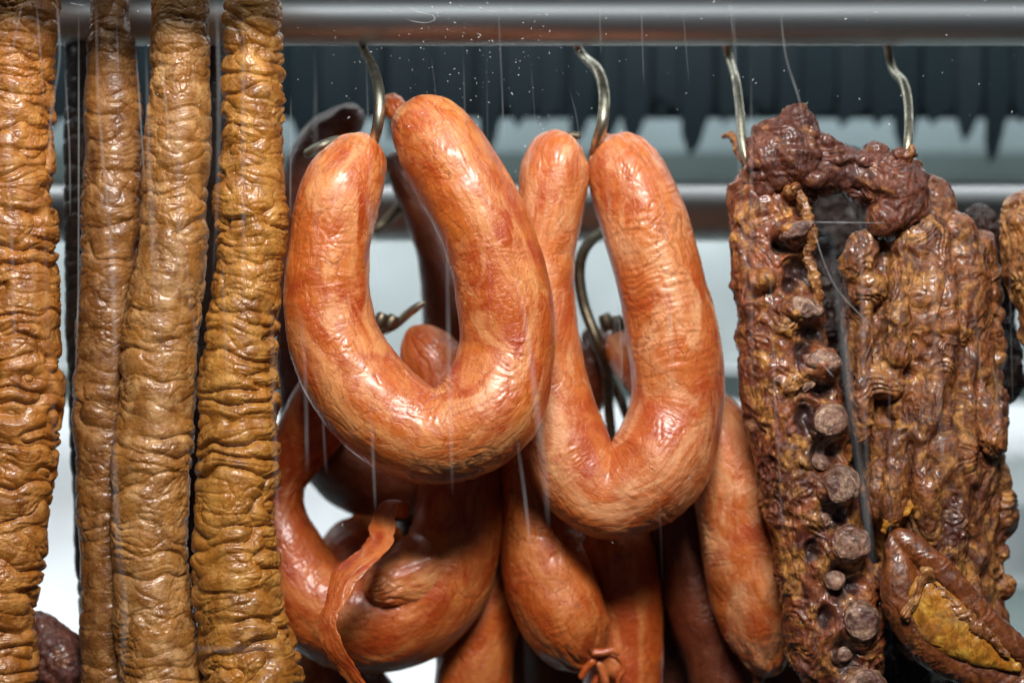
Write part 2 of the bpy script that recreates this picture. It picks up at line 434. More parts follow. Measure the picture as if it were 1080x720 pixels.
def tail(parent, rows, mat, seed, name='casing_tail', flat=.35, amp=1.0):
    def dd(rest, s, L, ang, rv):
        q = np.stack([np.cos(ang) * 1.7, np.sin(ang) * 1.7, s / (9 * mm)], 1)
        return ((np.abs(perlin(q, seed)) - .25) * 2.2 * mm + perlin(rest / (4 * mm), seed + 2) * .5 * mm) * amp
    me = tube(name, rows, res=1.3, disp=dd, flat=flat, seed=seed)
    return link(name, me, M[mat], parent)

# ring 1, the big front one
r1 = ring([(386,142,16,.012),(375,168,34,.008),(358,205,43,.002),(347,262,44),(347,325,46),(366,388,52),(407,436,53,-.003),(462,460,51,-.006),
           (514,432,56,-.004),(534,372,51,0),(532,310,50),(516,250,48),(489,195,48,.002),(455,145,44,.006),(420,118,24,.012)],
          'r1', 101, 'large front orange sausage ring with the widest loop, left of the salmon ring', .0, pleat=(.9, .6),
          folds=[(.50, math.pi * .5, .07, .6), (.50, -math.pi * .5, .07, .6), (.2, 0, .1, .3)])
# small twisted end of ring 1 pierced by the hook
tail(r1, [(424,122,.024,16),(410,108,.030,11),(404,102,.030,7)], 'r1', 5, 'tied_end', .9, .5)
# ring 2
r2 = ring([(603,148,15,.008),(588,168,34,.003),(580,215,37),(572,270,34),(571,330,35),(577,395,40),(594,460,47),(612,500,47,-.002),(645,521,46,-.004),
           (692,492,55,-.003),(714,430,50),(713,370,49),(701,305,47),(682,245,46),(664,190,41,.002),(650,160,30,.005),(643,148,14,.008)],
          'r2', 131, 'salmon sausage ring with a narrow V shaped loop, right of the big front ring', .030, pleat=(.7, 1),
          folds=[(.52, math.pi * .5, .05, .8), (.52, -math.pi * .5, .05, .8), (.78, 0, .12, .5)])
tail(r2, [(640,152,.035,13),(634,142,.038,8)], 'r2', 6, 'tied_end', .9, .5)
c = clip(607, 143, .034, 96, r2, 11, 4.5, 1); c['label'] = 'dark metal clip lying on the tied end'
# ring 3, lower left, below ring 1
r3 = ring([(398,352,14),(380,380,30),(345,425,36),(315,475,30),(298,520,25),(300,570,38),(322,622,48),(365,650,56),(415,652,56),(458,620,55),(480,570,50),(486,510,46),
           (482,450,44),(468,405,38),(450,370,32),(432,345,12)],
          'r3', 163, 'rust orange sausage ring hanging lowest, under the big front ring', .060, pleat=(.6, .8), lump=1.2,
          folds=[(.43, math.pi * .5, .06, .8), (.43, -math.pi * .5, .06, .8)])
clip(403, 338, .052, 20, r3, 12, 7, 2)
# blunt blind nub grown out of the inside of ring 3
def nub_disp(rest, s, L, ang, rv): return fbm(rest / (6 * mm), 55, 3) * .9 * mm
me = tube('casing_fold', [(384,624,.036,14),(408,618,.041,26),(440,604,.050,38),(470,575,.062,42)], res=1.2, disp=disp_ring(171, pleat=(1.0, 0)), seed=9)
link('casing_fold', me, M['r1'], r3)
# ring 0, deep behind ring 1
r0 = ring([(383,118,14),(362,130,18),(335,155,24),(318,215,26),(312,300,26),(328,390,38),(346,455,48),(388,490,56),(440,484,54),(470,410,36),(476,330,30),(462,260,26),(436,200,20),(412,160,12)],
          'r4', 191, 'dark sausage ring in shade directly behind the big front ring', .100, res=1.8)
# curled sausage end with trailing casing, inside ring 3
s5 = ring([(414,548,16),(396,570,38),(378,596,46),(364,640,46),(350,700,42),(352,780,42)], 'r3', 211,
          'short curled dark sausage end with a ragged strip of casing hanging off it', .094, res=1.4, pleat=(2.0, 0), name='smoked_sausage', group='single sausage ends', caps=(True, False))
fl = tail(s5, [(420,545,.052,10),(424,531,.040,8),(412,530,.030,9),(404,545,.022,12),(402,568,.012,13),(384,590,.0,15),(364,608,-.004,16),(354,632,-.008,12),(346,655,-.010,11),
               (352,684,-.010,12),(366,706,-.008,11),(388,735,-.006,9)], 'r3', 31, 'casing_strip', .2, 1.0)
fl['label'] = 'torn orange casing strip draped over the ring in front'
# sausage right of ring 2, bottom right
s6 = ring([(648,352,8,.035),(664,374,22,.02),(700,412,32,.006),(742,450,42),(768,495,48),(788,550,53),(798,605,53),(804,655,46),(806,692,28),(803,714,9)], 'r2', 231,
          'plump straight salmon sausage hanging beside the rib rack, pointed end down', .058, name='smoked_sausage', group='single sausage ends', pleat=(.9, 1.4), lump=1.4)
clip(642, 340, .080, -20, s6, 13, 8, 2)
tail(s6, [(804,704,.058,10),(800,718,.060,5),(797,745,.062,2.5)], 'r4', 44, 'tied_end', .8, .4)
# bottom centre sausage with a tied tail
s7 = ring([(566,430,30),(562,500,34),(566,560,40),(578,610,47),(594,650,48),(612,682,36),(630,700,12)], 'r3', 251,
          'short orange sausage pointing down, with a frayed string knot on its tip', .055, name='smoked_sausage', group='single sausage ends', pleat=(.4, 1.6), lump=1.3, caps=(False, True))
for i, rows in enumerate([[(628,696,6),(632,706,4),(626,722,3.5),(618,736,2.5)], [(630,694,5),(642,690,3),(652,694,3),(658,704,2.5),(652,718,2.2),(654,728,1.6)],
                          [(630,696,5),(636,710,4.5),(640,726,4)], [(628,694,6),(618,704,4),(612,716,3)], [(622,688,4),(634,688,4.5),(646,686,3),(654,690,2)]]):
    tail(s7, [(a, b, .052 - i * .002, r) for a, b, r in rows], 'r3', 60 + i, 'knot_strand', .8, .35)
# hanging behind the middle
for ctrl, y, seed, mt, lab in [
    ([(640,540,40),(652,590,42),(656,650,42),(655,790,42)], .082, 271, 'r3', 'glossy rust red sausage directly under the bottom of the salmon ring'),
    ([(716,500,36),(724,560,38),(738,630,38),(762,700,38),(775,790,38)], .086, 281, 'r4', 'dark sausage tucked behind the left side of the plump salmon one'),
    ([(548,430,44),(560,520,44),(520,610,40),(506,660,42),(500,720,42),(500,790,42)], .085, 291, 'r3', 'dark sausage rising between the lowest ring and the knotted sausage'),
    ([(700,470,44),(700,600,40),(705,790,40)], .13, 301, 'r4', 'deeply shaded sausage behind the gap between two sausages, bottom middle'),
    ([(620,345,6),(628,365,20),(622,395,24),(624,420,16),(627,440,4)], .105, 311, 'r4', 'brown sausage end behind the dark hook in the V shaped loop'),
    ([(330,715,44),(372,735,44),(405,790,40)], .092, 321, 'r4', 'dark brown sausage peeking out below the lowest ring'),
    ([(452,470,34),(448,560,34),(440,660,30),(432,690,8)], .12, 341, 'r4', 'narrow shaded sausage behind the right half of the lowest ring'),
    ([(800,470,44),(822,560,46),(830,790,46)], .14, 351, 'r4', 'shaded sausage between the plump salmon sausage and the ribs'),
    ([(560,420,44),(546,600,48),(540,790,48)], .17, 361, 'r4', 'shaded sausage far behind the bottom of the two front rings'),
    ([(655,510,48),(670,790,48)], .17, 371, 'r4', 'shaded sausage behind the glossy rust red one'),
    ([(214,-40,26),(214,400,26),(210,790,26)], .07, 381, 'bE', 'added dark filler sausage shading the gap between the tan and golden long sausages'),  # filler added so this gap reads as shade
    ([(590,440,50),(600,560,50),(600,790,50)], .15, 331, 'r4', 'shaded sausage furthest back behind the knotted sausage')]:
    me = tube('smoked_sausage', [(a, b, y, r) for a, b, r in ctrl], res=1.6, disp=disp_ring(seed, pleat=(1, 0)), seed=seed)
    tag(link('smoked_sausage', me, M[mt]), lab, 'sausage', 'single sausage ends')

# ================================================================== RIB RACK
rack = empty('rib_rack', P(860, 150, .03), 'dark smoked rack of pork ribs folded over two hooks, sawn bone ends facing front', 'rib rack')
Y0 = .02
rib_c = [(806,175,Y0,32),(806,215,Y0,38),(813,270,Y0,42),(822,330,Y0,46),(830,400,Y0,50),(842,460,Y0,52),(855,530,Y0,50),(868,600,Y0,50),(880,670,Y0,50),(888,740,Y0,50)]
pr = [('t', rib_c)]
bones = [(840,243,17,7,-15),(850,324,17,10,12),(868,381,18,12,10),(876,444,16,17,6),(887,510,17,20,4),(897,573,18,22,0),(907,655,17,23,0),(913,724,18,20,0)]
for bx, by, rx, rz, t_ in bones: pr.append(('e', bx - 9, by + 3, Y0 - .013, rx + 9, rz + 9, 29))
knobs = [(806,295,12,10),(835,200,8,6),(828,345,13,12),(836,407,15,13),(852,486,13,12),(864,548,12,11),(878,612,12,11),(886,690,12,11)]
for kx, ky, rx, rz in knobs: pr.append(('e', kx, ky, Y0 - .014, rx + 5, rz + 3, 24, random.uniform(-40, 40)))
for i in range(40):
    t_ = random.random(); q = rib_c[int(t_ * 8.9)]
    pr.append(('e', q[0] + random.uniform(-.8, .7) * q[3], q[1] + random.uniform(0, 60), Y0 - random.uniform(.000, .009), random.uniform(8, 17), random.uniform(10, 22), random.uniform(8, 14), random.uniform(-50, 50)))
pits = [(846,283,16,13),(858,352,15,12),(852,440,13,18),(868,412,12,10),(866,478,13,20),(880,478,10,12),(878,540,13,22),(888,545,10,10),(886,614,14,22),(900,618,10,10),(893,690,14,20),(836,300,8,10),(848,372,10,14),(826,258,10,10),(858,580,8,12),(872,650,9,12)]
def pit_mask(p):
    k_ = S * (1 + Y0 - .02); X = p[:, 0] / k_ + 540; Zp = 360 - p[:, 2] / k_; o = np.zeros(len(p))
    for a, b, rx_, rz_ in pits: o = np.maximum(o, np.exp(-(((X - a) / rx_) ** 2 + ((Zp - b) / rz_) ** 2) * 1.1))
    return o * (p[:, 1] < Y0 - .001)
def rib_disp(p, nr):
    base = disp_meat(401, .9, (1, 1, 1), .6)(p, nr); d_ = nr * base[:, None]
    d_[:, 1] += pit_mask(p) * 6.5 * mm; d_[:, 0] -= pit_mask(p) * 1.5 * mm; return d_
me = blob_mesh(pr, .0006, rib_disp, 0)
co_ = np.empty(len(me.vertices) * 3, np.float32); me.attributes['rest'].data.foreach_get('vector', co_); co_ = co_.reshape(-1, 3).astype(float)
kk_ = S * (1 + Y0 - .02); fm = np.zeros(len(co_))
for kx, ky, rx, rz in knobs: fm = np.maximum(fm, np.exp(-(((co_[:, 0] / kk_ + 540 - kx) / rx) ** 2 + ((360 - co_[:, 2] / kk_ - ky) / rz) ** 2)))
set_attr(me, 'fatty', np.clip(fm * 1.5 + perlin(co_ / (4 * mm), 14) * .6 - .3, 0, 1) * .8)
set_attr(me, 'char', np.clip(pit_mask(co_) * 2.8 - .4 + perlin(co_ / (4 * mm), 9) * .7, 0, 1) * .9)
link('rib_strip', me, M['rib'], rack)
bones += [(866,548,9,9,20),(848,405,9,7,-10),(880,612,9,10,0),(864,488,9,9,30),(890,690,9,9,0)]
for i, (bx, by, rx, rz, tl) in enumerate(bones):
    yb = Y0 - (.0235 if rx > 10 else .0185); rx *= random.uniform(1.12, 1.22); rz *= random.uniform(.95, 1.08); tl += random.uniform(-14, 14); k = S * (1 + yb)
    def bd(p, nr, i=i): return fbm(p / (8 * mm), 410 + i, 2) * 1.3 * mm + (np.abs(perlin(p / (1.6 * mm), 3)) - .25) * .25 * mm
    me = blob_mesh([('e', bx, by, yb + .004, rx, rz, 22, tl), ('e', bx, by, yb, rx * .9, rz * .9, 13, tl)], .0005, bd, i * .05)
    co = np.empty(len(me.vertices) * 3, np.float32); me.vertices.foreach_get('co', co); co = co.reshape(-1, 3)
    lim = yb - rz * k * .25          # saw cut: flatten the front face with a soft rim
    d = lim - co[:, 1]; co[:, 1] = np.where(d > 0, lim - d * .30 + fbm(co.astype(float) / (3 * mm), 5, 2) * .35 * mm * (d > .0003), co[:, 1])
    me.vertices.foreach_set('co', co.ravel()); me.update()
    link('bone', me, M['bone'], rack)
# stringy membrane edge on the strip's right side
ms = [(842,200,Y0-.020,4),(850,222,Y0-.022,5),(856,250,Y0-.020,6),(852,270,Y0-.018,5),(860,295,Y0-.018,6),(866,318,Y0-.016,4)]
me = tube('membrane_edge', ms, res=1.1, disp=lambda r, s, L, a, v: fbm(r / (3 * mm), 77, 3) * 1.3 * mm, flat=.6)
link('membrane_edge', me, M['knob'], rack)
# top fold over the hooks
pr = [('e', 826,165,.012,40,42,34,-10), ('e', 838,143,.012,27,34,24,22), ('e', 806,190,.014,24,34,24), ('e', 830,205,.016,30,24,20,-30),
      ('t', [(845,165,.014,36),(880,178,.016,28),(915,186,.014,26),(945,194,.012,30),(955,218,.010,24),(932,234,.008,20),(922,246,.010,12)]),
      ('e', 870,152,.012,22,12,14,25), ('e', 925,160,.016,16,10,12,10), ('e', 962,190,.016,18,24,18,-20)]
for i in range(14): pr.append(('e', random.uniform(800, 965), random.uniform(160, 195), .006, random.uniform(8, 16), random.uniform(5, 9), 10, random.uniform(-40, 40)))
me = blob_mesh(pr, .0006, disp_meat(451, 1.0, (.8, 1, .8), .7), .3)
link('top_fold', me, M['fold'], rack)
# meat side on the right
pr = [('t', [(925,240,.028,30),(925,300,.026,36),(930,380,.026,38),(938,460,.026,36),(948,540,.028,34),(965,620,.03,34),(985,700,.03,34)]),
      ('t', [(968,215,.022,30),(970,280,.020,44),(975,360,.020,46),(980,450,.020,48),(988,540,.022,46),(1000,620,.024,44),(1020,700,.024,44)]),
      ('t', [(1000,235,.020,30),(1008,290,.022,36),(1008,370,.024,38),(1014,450,.024,38),(1016,540,.026,38),(1016,620,.028,38),(1034,700,.03,40)]),
      ('t', [(975,395,.006,5),(973,440,.002,9),(974,480,.002,11),(979,530,.004,13),(986,575,.008,13)]),
      ('e', 985,218,.020,26,36,20,-25), ('e', 1012,250,.016,22,30,18,-20), ('e', 1022,300,.018,20,34,16,-10), ('e', 1012,345,.008,16,22,14), ('e', 932,400,.006,26,20,14), ('e', 1004,470,.008,20,46,14,12), ('e', 1036,540,.020,18,44,18)]
for i in range(12):
    pr.append(('e', random.uniform(905, 1035), random.uniform(250, 620), .010 + random.uniform(0, .005), random.uniform(10, 24), random.uniform(16, 40), 20, random.uniform(-60, 60)))
for i in range(22):
    pr.append(('e', 1040 + i * .6 + random.uniform(-6, 4), 260 + i * 17, .03, random.uniform(9, 16), random.uniform(12, 24), 24, random.uniform(-60, 60)))
for x0_, y0_, y1_, r_, yd in [(915,300,470,9,.002),(945,270,400,11,-.001),(1000,280,420,12,.000),(1025,330,520,10,.004),(950,440,560,12,.000),(1010,500,630,13,.002),(1035,400,480,12,.004),(925,480,550,9,.004),(995,380,460,8,-.003)]:
    dx_ = random.uniform(-14, 14)
    pr.append(('t', [(x0_, y0_, yd + .006, 4), (x0_ + dx_ * .4, y0_ * .6 + y1_ * .4, yd + .0035, r_), (x0_ + dx_, y0_ * .2 + y1_ * .8, yd + .004, r_ * 1.2), (x0_ + dx_ * .8, y1_, yd + .005, 5)]))
me = blob_mesh(pr, .0006, disp_meat(471, .85, (.8, 1, .5), .7), .6)
link('meat_side', me, M['slab'], rack)
# rind flap with fat, bottom right
def pillow(poly, y, step=6, rmax=20, flat=.6):
    """ellipsoids filling a polygon outline, thicker away from its edge"""
    out = []; pl = [Vector(q) for q in poly]; n = len(pl)
    x0, x1 = min(q.x for q in pl), max(q.x for q in pl); y0, y1 = min(q.y for q in pl), max(q.y for q in pl)
    X = x0 + step / 2
    while X < x1:
        Yp = y0 + step / 2
        while Yp < y1:
            ins = False; dm = 1e9; q = Vector((X, Yp))
            for a_ in range(n):
                A, B_ = pl[a_], pl[(a_ + 1) % n]
                if (A.y > Yp) != (B_.y > Yp) and X < (B_.x - A.x) * (Yp - A.y) / (B_.y - A.y) + A.x: ins = not ins
                e_ = B_ - A; t_ = max(0, min(1, (q - A).dot(e_) / e_.length_squared)); dm = min(dm, (q - A - e_ * t_).length)
            if ins and dm > 3: r_ = min(dm, rmax); out.append(('e', X, Yp, y, r_, r_, r_ * flat))
            Yp += step
        X += step
    return out
pr = pillow([(937,554),(962,572),(1000,600),(1036,640),(1080,684),(1150,745),(1060,730),(1000,706),(955,680),(931,646),(928,606)], .002, 7, 26, .7)
pr += [('t', [(940,562,.0,8),(945,585,-.001,13),(950,615,-.002,20),(954,642,-.002,22),(976,672,-.001,24),(1012,696,.0,24),(1060,716,.002,26),(1120,742,.006,26)]),
       ('t', [(941,560,.0,9),(962,577,-.002,13),(994,604,-.003,15),(1026,640,-.003,15),(1058,672,-.002,15),(1110,716,.001,16)])]
me = blob_mesh(pr, .0006, disp_meat(481, .3), .9)
link('rind_flap', me, M['mskin'], rack)
pr = pillow([(968,604),(988,612),(1008,630),(1030,654),(1052,680),(1092,712),(1030,702),(1000,692),(972,674),(956,648),(956,624)], -.0095, 6, 18, .55)
me = blob_mesh(pr, .0006, disp_meat(491, .22), .2)
o = link('fat_layer', me, M['fat'], rack); o['label'] = 'translucent yellow smoked fat inside the rind'
pr = [('e', 956 + i * 1.1 + random.uniform(-3, 3), 646 - i * 1.9 + random.uniform(-3, 3), -.0135, random.uniform(3, 6), random.uniform(6, 12), 4, random.uniform(10, 50)) for i in range(22)]
pr += [('e', 976 + i * 4.6 + random.uniform(-3, 3), 606 + i * 4.7 + random.uniform(-3, 3), -.0125, random.uniform(6, 12), random.uniform(3, 5), 4, random.uniform(30, 60)) for i in range(19)]
me = blob_mesh(pr, .0005, disp_meat(495, .7), .2)
link('fat_crust', me, M['knob'], rack)
me = tube('meat_shred', [(930,562,.004,3),(942,545,.002,7),(955,532,.004,8),(965,520,.010,5)], res=1.2, disp=lambda r, s, L, a, v: fbm(r / (4 * mm), 78, 3) * 1.5 * mm, flat=.5)
link('meat_shred', me, M['fat'], rack)
# back of the rack in the gap; black plate added for the hole's shade
pr = [('e',880,230,.105,60,80,10), ('t', [(852,240,.06,22),(870,330,.06,24),(874,420,.06,28),(890,520,.06,30),(905,640,.06,32),(920,760,.06,34)])]
for i in range(16): pr.append(('e', random.uniform(862, 892), 330 + i * 22, .05, random.uniform(8, 14), random.uniform(8, 14), 12))
me = blob_mesh(pr, .0009, disp_meat(499, .8), .5)
link('inner_side', me, M['inner'], rack)

# other meat pieces
me = blob_mesh([('t', [(930,650,.07,30),(950,700,.075,44),(970,790,.08,50)]), ('e', 1010,740,.06,60,34,30)], .0012, disp_meat(541, .8), 2.2)
tag(link('smoked_meat', me, M['inner']), 'added blackish filler giving shade under the yellow fat flap at the bottom edge', 'meat', 'pieces of smoked meat')  # filler added to keep the space under the flap dark
me = blob_mesh([('t', [(1018,225,.05,16),(1040,240,.05,16),(1052,275,.06,18),(1052,330,.07,16),(1058,380,.06,20),(1060,410,.06,24)]), ('e', 1044,268,.045,12,10,12), ('e', 1060,400,.06,20,28,20)], .0008, disp_meat(511, .7), 1.2)
tag(link('smoked_meat', me, M['inner']), 'nearly black piece of smoked meat behind the right side of the rib rack', 'meat', 'pieces of smoked meat')
me = blob_mesh([('t', [(1084,200,.01,16),(1086,235,.01,30),(1092,280,.01,34),(1100,330,.01,26),(1104,375,.01,24)]), ('e', 1080,232,.004,20,18,18,-30)], .0007, disp_meat(521, .7), 1.5)
tag(link('smoked_meat', me, M['knob']), 'golden brown piece of smoked meat cut off by the right edge of the frame', 'meat', 'pieces of smoked meat')
me = blob_mesh([('t', [(28,648,.03,14),(44,668,.03,22),(62,700,.03,36),(66,740,.03,44)]), ('e', 74,692,.025,18,14,14,30)], .0008, disp_meat(531, .6), 1.8)
tag(link('smoked_meat', me, M['fold']), 'small dark lump of smoked meat at the lower left between two long sausages', 'meat', 'pieces of smoked meat')

# ================================================================== HOOKS
G_HOOK = 'steel S hooks on the top rail'
def hook(rows, mat, label, group=G_HOOK, rr=1.0):
    me = tube('meat_hook', [(a, b, y, r * rr) for a, b, y, r in rows], res=1.2, caps=(True, True), seg=20)
    return tag(link('meat_hook', me, M[mat]), label, 'hook', group)
RY = .045    # top rail centre depth
def top_hook(xt, yt, rows, label):
    pre = [(xt - 14, -6, RY - .010, 3.5), (xt - 14, -11, RY - .003, 4.4), (xt - 13, -9, RY + .006, 4.6), (xt - 12, 4, RY + .0135, 4.6), (xt - 10, 22, RY + .016, 4.6), (xt - 6, 40, RY + .014, 4.6)]
    return hook(pre + rows, 'hook', label)
top_hook(384, 55, [(384,54,.045,4.6),(394,74,.022,5.6),(400,100,.006,6),(399,128,.002,6),(394,152,.008,5.8),(392,172,.020,5)], 'thin curved steel hook carrying the big front sausage ring')
top_hook(612, 58, [(614,58,.060,4.6),(630,74,.042,5.8),(637,98,.028,6.2),(636,126,.022,6.2),(630,150,.026,6),(624,168,.036,5)], 'bright curved steel hook carrying the salmon sausage ring')
top_hook(770, 64, [(770,64,.060,4.2),(776,85,.040,4.8),(780,115,.026,5),(783,150,.016,5),(790,172,.012,5),(806,182,.014,4.5),(820,176,.02,4)], 'straight worn hook through the left end of the rib rack')
top_hook(941, 72, [(941,72,.060,4.2),(953,88,.040,5),(958,112,.026,5),(958,145,.010,5),(955,168,.008,5),(944,180,.014,4.5)], 'brownish steel hook through the right end of the rib rack')
LY = .16     # lower rail depth
G2 = 'tarnished hooks on the rear rail'
hook([(700,215,LY+.03,4),(700,185,LY,4),(690,195,LY-.03,4.5),(665,225,.11,5),(636,244,.095,5.5),(617,262,.085,6),(611,288,.082,6),(616,322,.080,6),(630,360,.076,6),(640,392,.085,6),(642,430,.095,5.5),(647,475,.100,5)],
     'hookd', 'dark S shaped hook seen through the V shaped loop', G2)
hook([(640,390,.100,4.5),(652,415,.100,5),(662,440,.100,5),(676,470,.100,5)], 'hookd', 'short dark hook leg low in the V shaped loop', G2)
hook([(470,250,LY+.03,4),(480,180,LY,4),(462,175,LY-.03,4.5),(440,190,.125,5),(428,210,.12,5.5),(414,226,.118,5.5),(396,242,.115,5.5),(370,250,.12,5)], 'hookd', 'dark hook arching in the top of the wide front loop', G2)
hook([(398,352,.075,4),(415,344,.062,4.6),(430,331,.058,4.8),(441,323,.056,4.2),(449,318,.055,1.5)], 'hook', 'pointed hook tip holding the lowest ring, seen in the wide front loop', G2)
hook([(321,164,.055,4.4),(335,156,.052,4.6),(350,150,.052,4.6),(372,146,.05,4)], 'hook', 'short steel hook leg left of the big front ring', G2)
# twists of casing on hooks
me = tube('casing_scrap', [(762,145,.030,3),(770,143,.026,4),(777,152,.022,4.5),(780,164,.022,4),(784,172,.022,3)], res=1.1, disp=lambda r, s, L, a, v: fbm(r / (3 * mm), 88, 3) * .9 * mm)
link('dried_shred', me, M['knob'], rack)
me = tube('meat_shred', [(956,172,.006,4),(961,162,.003,4.5),(962,152,.003,4)], res=1.1, disp=lambda r, s, L, a, v: fbm(r / (3 * mm), 89, 3) * .6 * mm)
link('dried_shred', me, M['knob'], rack)

# ================================================================== CASE: rails, fringe, walls
def bx(name, x0, x1, z0, z1, y0, y1, mat, parent=None, bevel=.001):
    bm = bmesh.new(); bmesh.ops.create_cube(bm, size=1)
    for v in bm.verts:
        v.co = Vector(((x0 + x1) / 2 + v.co.x * (x1 - x0), (y0 + y1) / 2 + v.co.y * (y1 - y0), (z0 + z1) / 2 + v.co.z * (z1 - z0)))
    if bevel: bmesh.ops.bevel(bm, geom=bm.edges[:], offset=bevel, segments=2, affect='EDGES')
    me = bpy.data.meshes.new(name); bm.to_mesh(me); bm.free(); return link(name, me, M[mat], parent)
def rail_obj(x0, x1, zc, y, r, label):
    n = 96; th = np.linspace(0, 2 * math.pi, n, endpoint=False)
    V = np.vstack([np.stack([np.full(n, x), y + r * np.cos(th), zc + r * np.sin(th)], 1) for x in (x0, x1)])
    F = np.array([(i, (i + 1) % n, n + (i + 1) % n, n + i) for i in range(n)])
    me = mesh_np('rail', V, F); return tag(link('steel_rail', me, M['rail']), label, 'rail', 'round steel rails of the display case')
k = S * (1 + RY)
rail_obj(-.50, .50, (360 - 21) * k, RY, 27 * k, 'thick round steel rail across the top, in front of the black fringe')
k = S * (1 + LY)
rail_obj(-.40, .45, (360 - 225) * k, LY, 30 * k, 'thinner round steel rail behind the ribs and sausage rings')
k35 = S * 1.35
fr = empty('pointed_fringe', P(680, 60, .35), 'row of black pointed strips hanging behind the top rail', 'fringe')
bx('header', -.42, .50, (360 - 124) * k35, (360 + 60) * k35, .352, .362, 'black', fr)
me0 = None
for i in range(38):
    x = -30 + i * 32 + random.uniform(-6, 6); w = random.uniform(13, 19); b = random.uniform(126, 176); lean = random.uniform(2, 14)
    yy = .335 + .006 * (i % 2); kk = S * (1 + yy)
    pts = [(x - w, 20), (x + w, 20), (x + w, 95), (x + w * .9 - lean * .2, 118), (x + w * .45 - lean * .7, b - 12), (x - lean, b), (x - w * .7 - lean * .5, b - 22), (x - w, 112)]
    bm = bmesh.new()
    f = bm.faces.new([bm.verts.new(P(a, c, yy)) for a, c in pts]); ex = bmesh.ops.extrude_face_region(bm, geom=[f])
    for v in ex['geom']:
        if isinstance(v, bmesh.types.BMVert): v.co.y += .003
    rot = Matrix.Rotation(math.radians(random.uniform(-12, 12)), 4, 'Z'); c0 = P(x, 60, yy)
    bmesh.ops.transform(bm, matrix=Matrix.Translation(c0) @ rot @ Matrix.Translation(-c0), verts=bm.verts)
    bmesh.ops.recalc_face_normals(bm, faces=bm.faces); bmesh.ops.bevel(bm, geom=bm.edges[:], offset=.0006, segments=1, affect='EDGES')
    me = bpy.data.meshes.new('strip'); bm.to_mesh(me); bm.free(); link('strip', me, M['black'], fr)
tag(bx('shade_header', -.60, .60, .170, .30, -.080, -.060, 'dkpanel'), 'added dark beam out of view over the frame, shading the tops of the hanging meat', 'header')  # unseen beam added to block the key light from sausage tops
WY = .60; kw = S * (1 + WY)
Z = lambda py, y=WY: (360 - py) * S * (1 + y)
case = empty('display_case', (0, WY, Z(900)), 'pale grey and white interior of the refrigerated display case at the back', 'display case')
bx('back_wall', -.80, .80, Z(385), Z(-200), WY, WY + .02, 'backw', case)
bx('upper_panel', -.78, .78, Z(192, .5), Z(160, .5), .50, .512, 'dkpanel', case)
bx('mid_panel', -.78, .78, Z(190, .585), Z(20, .585), .585, .595, 'midpanel', case)
bx('dark_ledge', -.78, .78, Z(424, .52), Z(392, .52), .52, .58, 'dkpanel', case)
bx('white_tray', -.80, .80, Z(775), Z(386), WY + .001, WY + .021, 'white', case)
bx('case_floor', -.80, .80, -.285, -.275, .10, .60, 'dkpanel', case)
bx('shelf_lip', .30, .78, Z(532, .52), Z(482, .52), .52, .53, 'backw', case)
bx('shelf_lip', .30, .78, Z(690, .52), Z(618, .52), .52, .53, 'dkpanel', case)

# ================================================================== GLASS
gt = NT('scratched_glass'); tr = gt.n('ShaderNodeBsdfTransparent'); gl = gt.n('ShaderNodeBsdfGlossy'); gl.inputs['Roughness'].default_value = .02
mx = gt.n('ShaderNodeMixShader'); fz = gt.n('ShaderNodeFresnel'); fz.inputs['IOR'].default_value = 1.25
gt.l(fz.outputs[0], mx.inputs[0]); gt.l(tr.outputs[0], mx.inputs[1]); gt.l(gl.outputs[0], mx.inputs[2]); gt.l(mx.outputs[0], gt.out.inputs['Surface'])
sm = NT('dried_smear'); d = sm.n('ShaderNodeBsdfDiffuse'); d.inputs['Color'].default_value = (.75, .78, .8, 1)
tr = sm.n('ShaderNodeBsdfTransparent'); mx = sm.n('ShaderNodeMixShader')
at = sm.n('ShaderNodeAttribute', attribute_name='dens'); nn = sm.noise(sm.coord('obj', (1, 1, .12)), 260, 4)
sm.l(sm.math('MULTIPLY', at.outputs['Fac'], sm.ramp(nn, [(.3, .35), (.65, 1.)])), mx.inputs[0]); sm.l(tr.outputs[0], mx.inputs[1]); sm.l(d.outputs[0], mx.inputs[2]); sm.l(mx.outputs[0], sm.out.inputs['Surface'])
M['glass'] = gt.m; M['smear'] = sm.m
GY = -.045
def streak(rows, dens, parent):
    """soft edged smear on the inner face of the pane: rows (px, py, half width px)"""
    Q, s = spline([tuple(P(a, b, GY)) + (R(w, GY),) for a, b, w in rows], max(8, int(len(rows) * 14)))
    n = len(Q); V = []; de = []
    T = np.gradient(Q[:, :3], axis=0); T /= np.linalg.norm(T, axis=1)[:, None]
    Nn = np.stack([-T[:, 2], T[:, 1] * 0, T[:, 0]], 1)
    prof = [(-1, 0), (-.5, .6), (0, 1), (.5, .6), (1, 0)]
    for i in range(n):
        e = min(1, i / n * 5, (n - 1 - i) / n * 5)
        for o, a in prof: V.append(Q[i, :3] + Nn[i] * Q[i, 3] * o); de.append(a * dens * e * .42)
    F = [(i * 5 + j, i * 5 + j + 1, i * 5 + j + 6, i * 5 + j + 5) for i in range(n - 1) for j in range(4)]
    me = mesh_np('smear', V, F); set_attr(me, 'dens', de); return link('smear', me, M['smear'], parent)
USE_GLASS = True
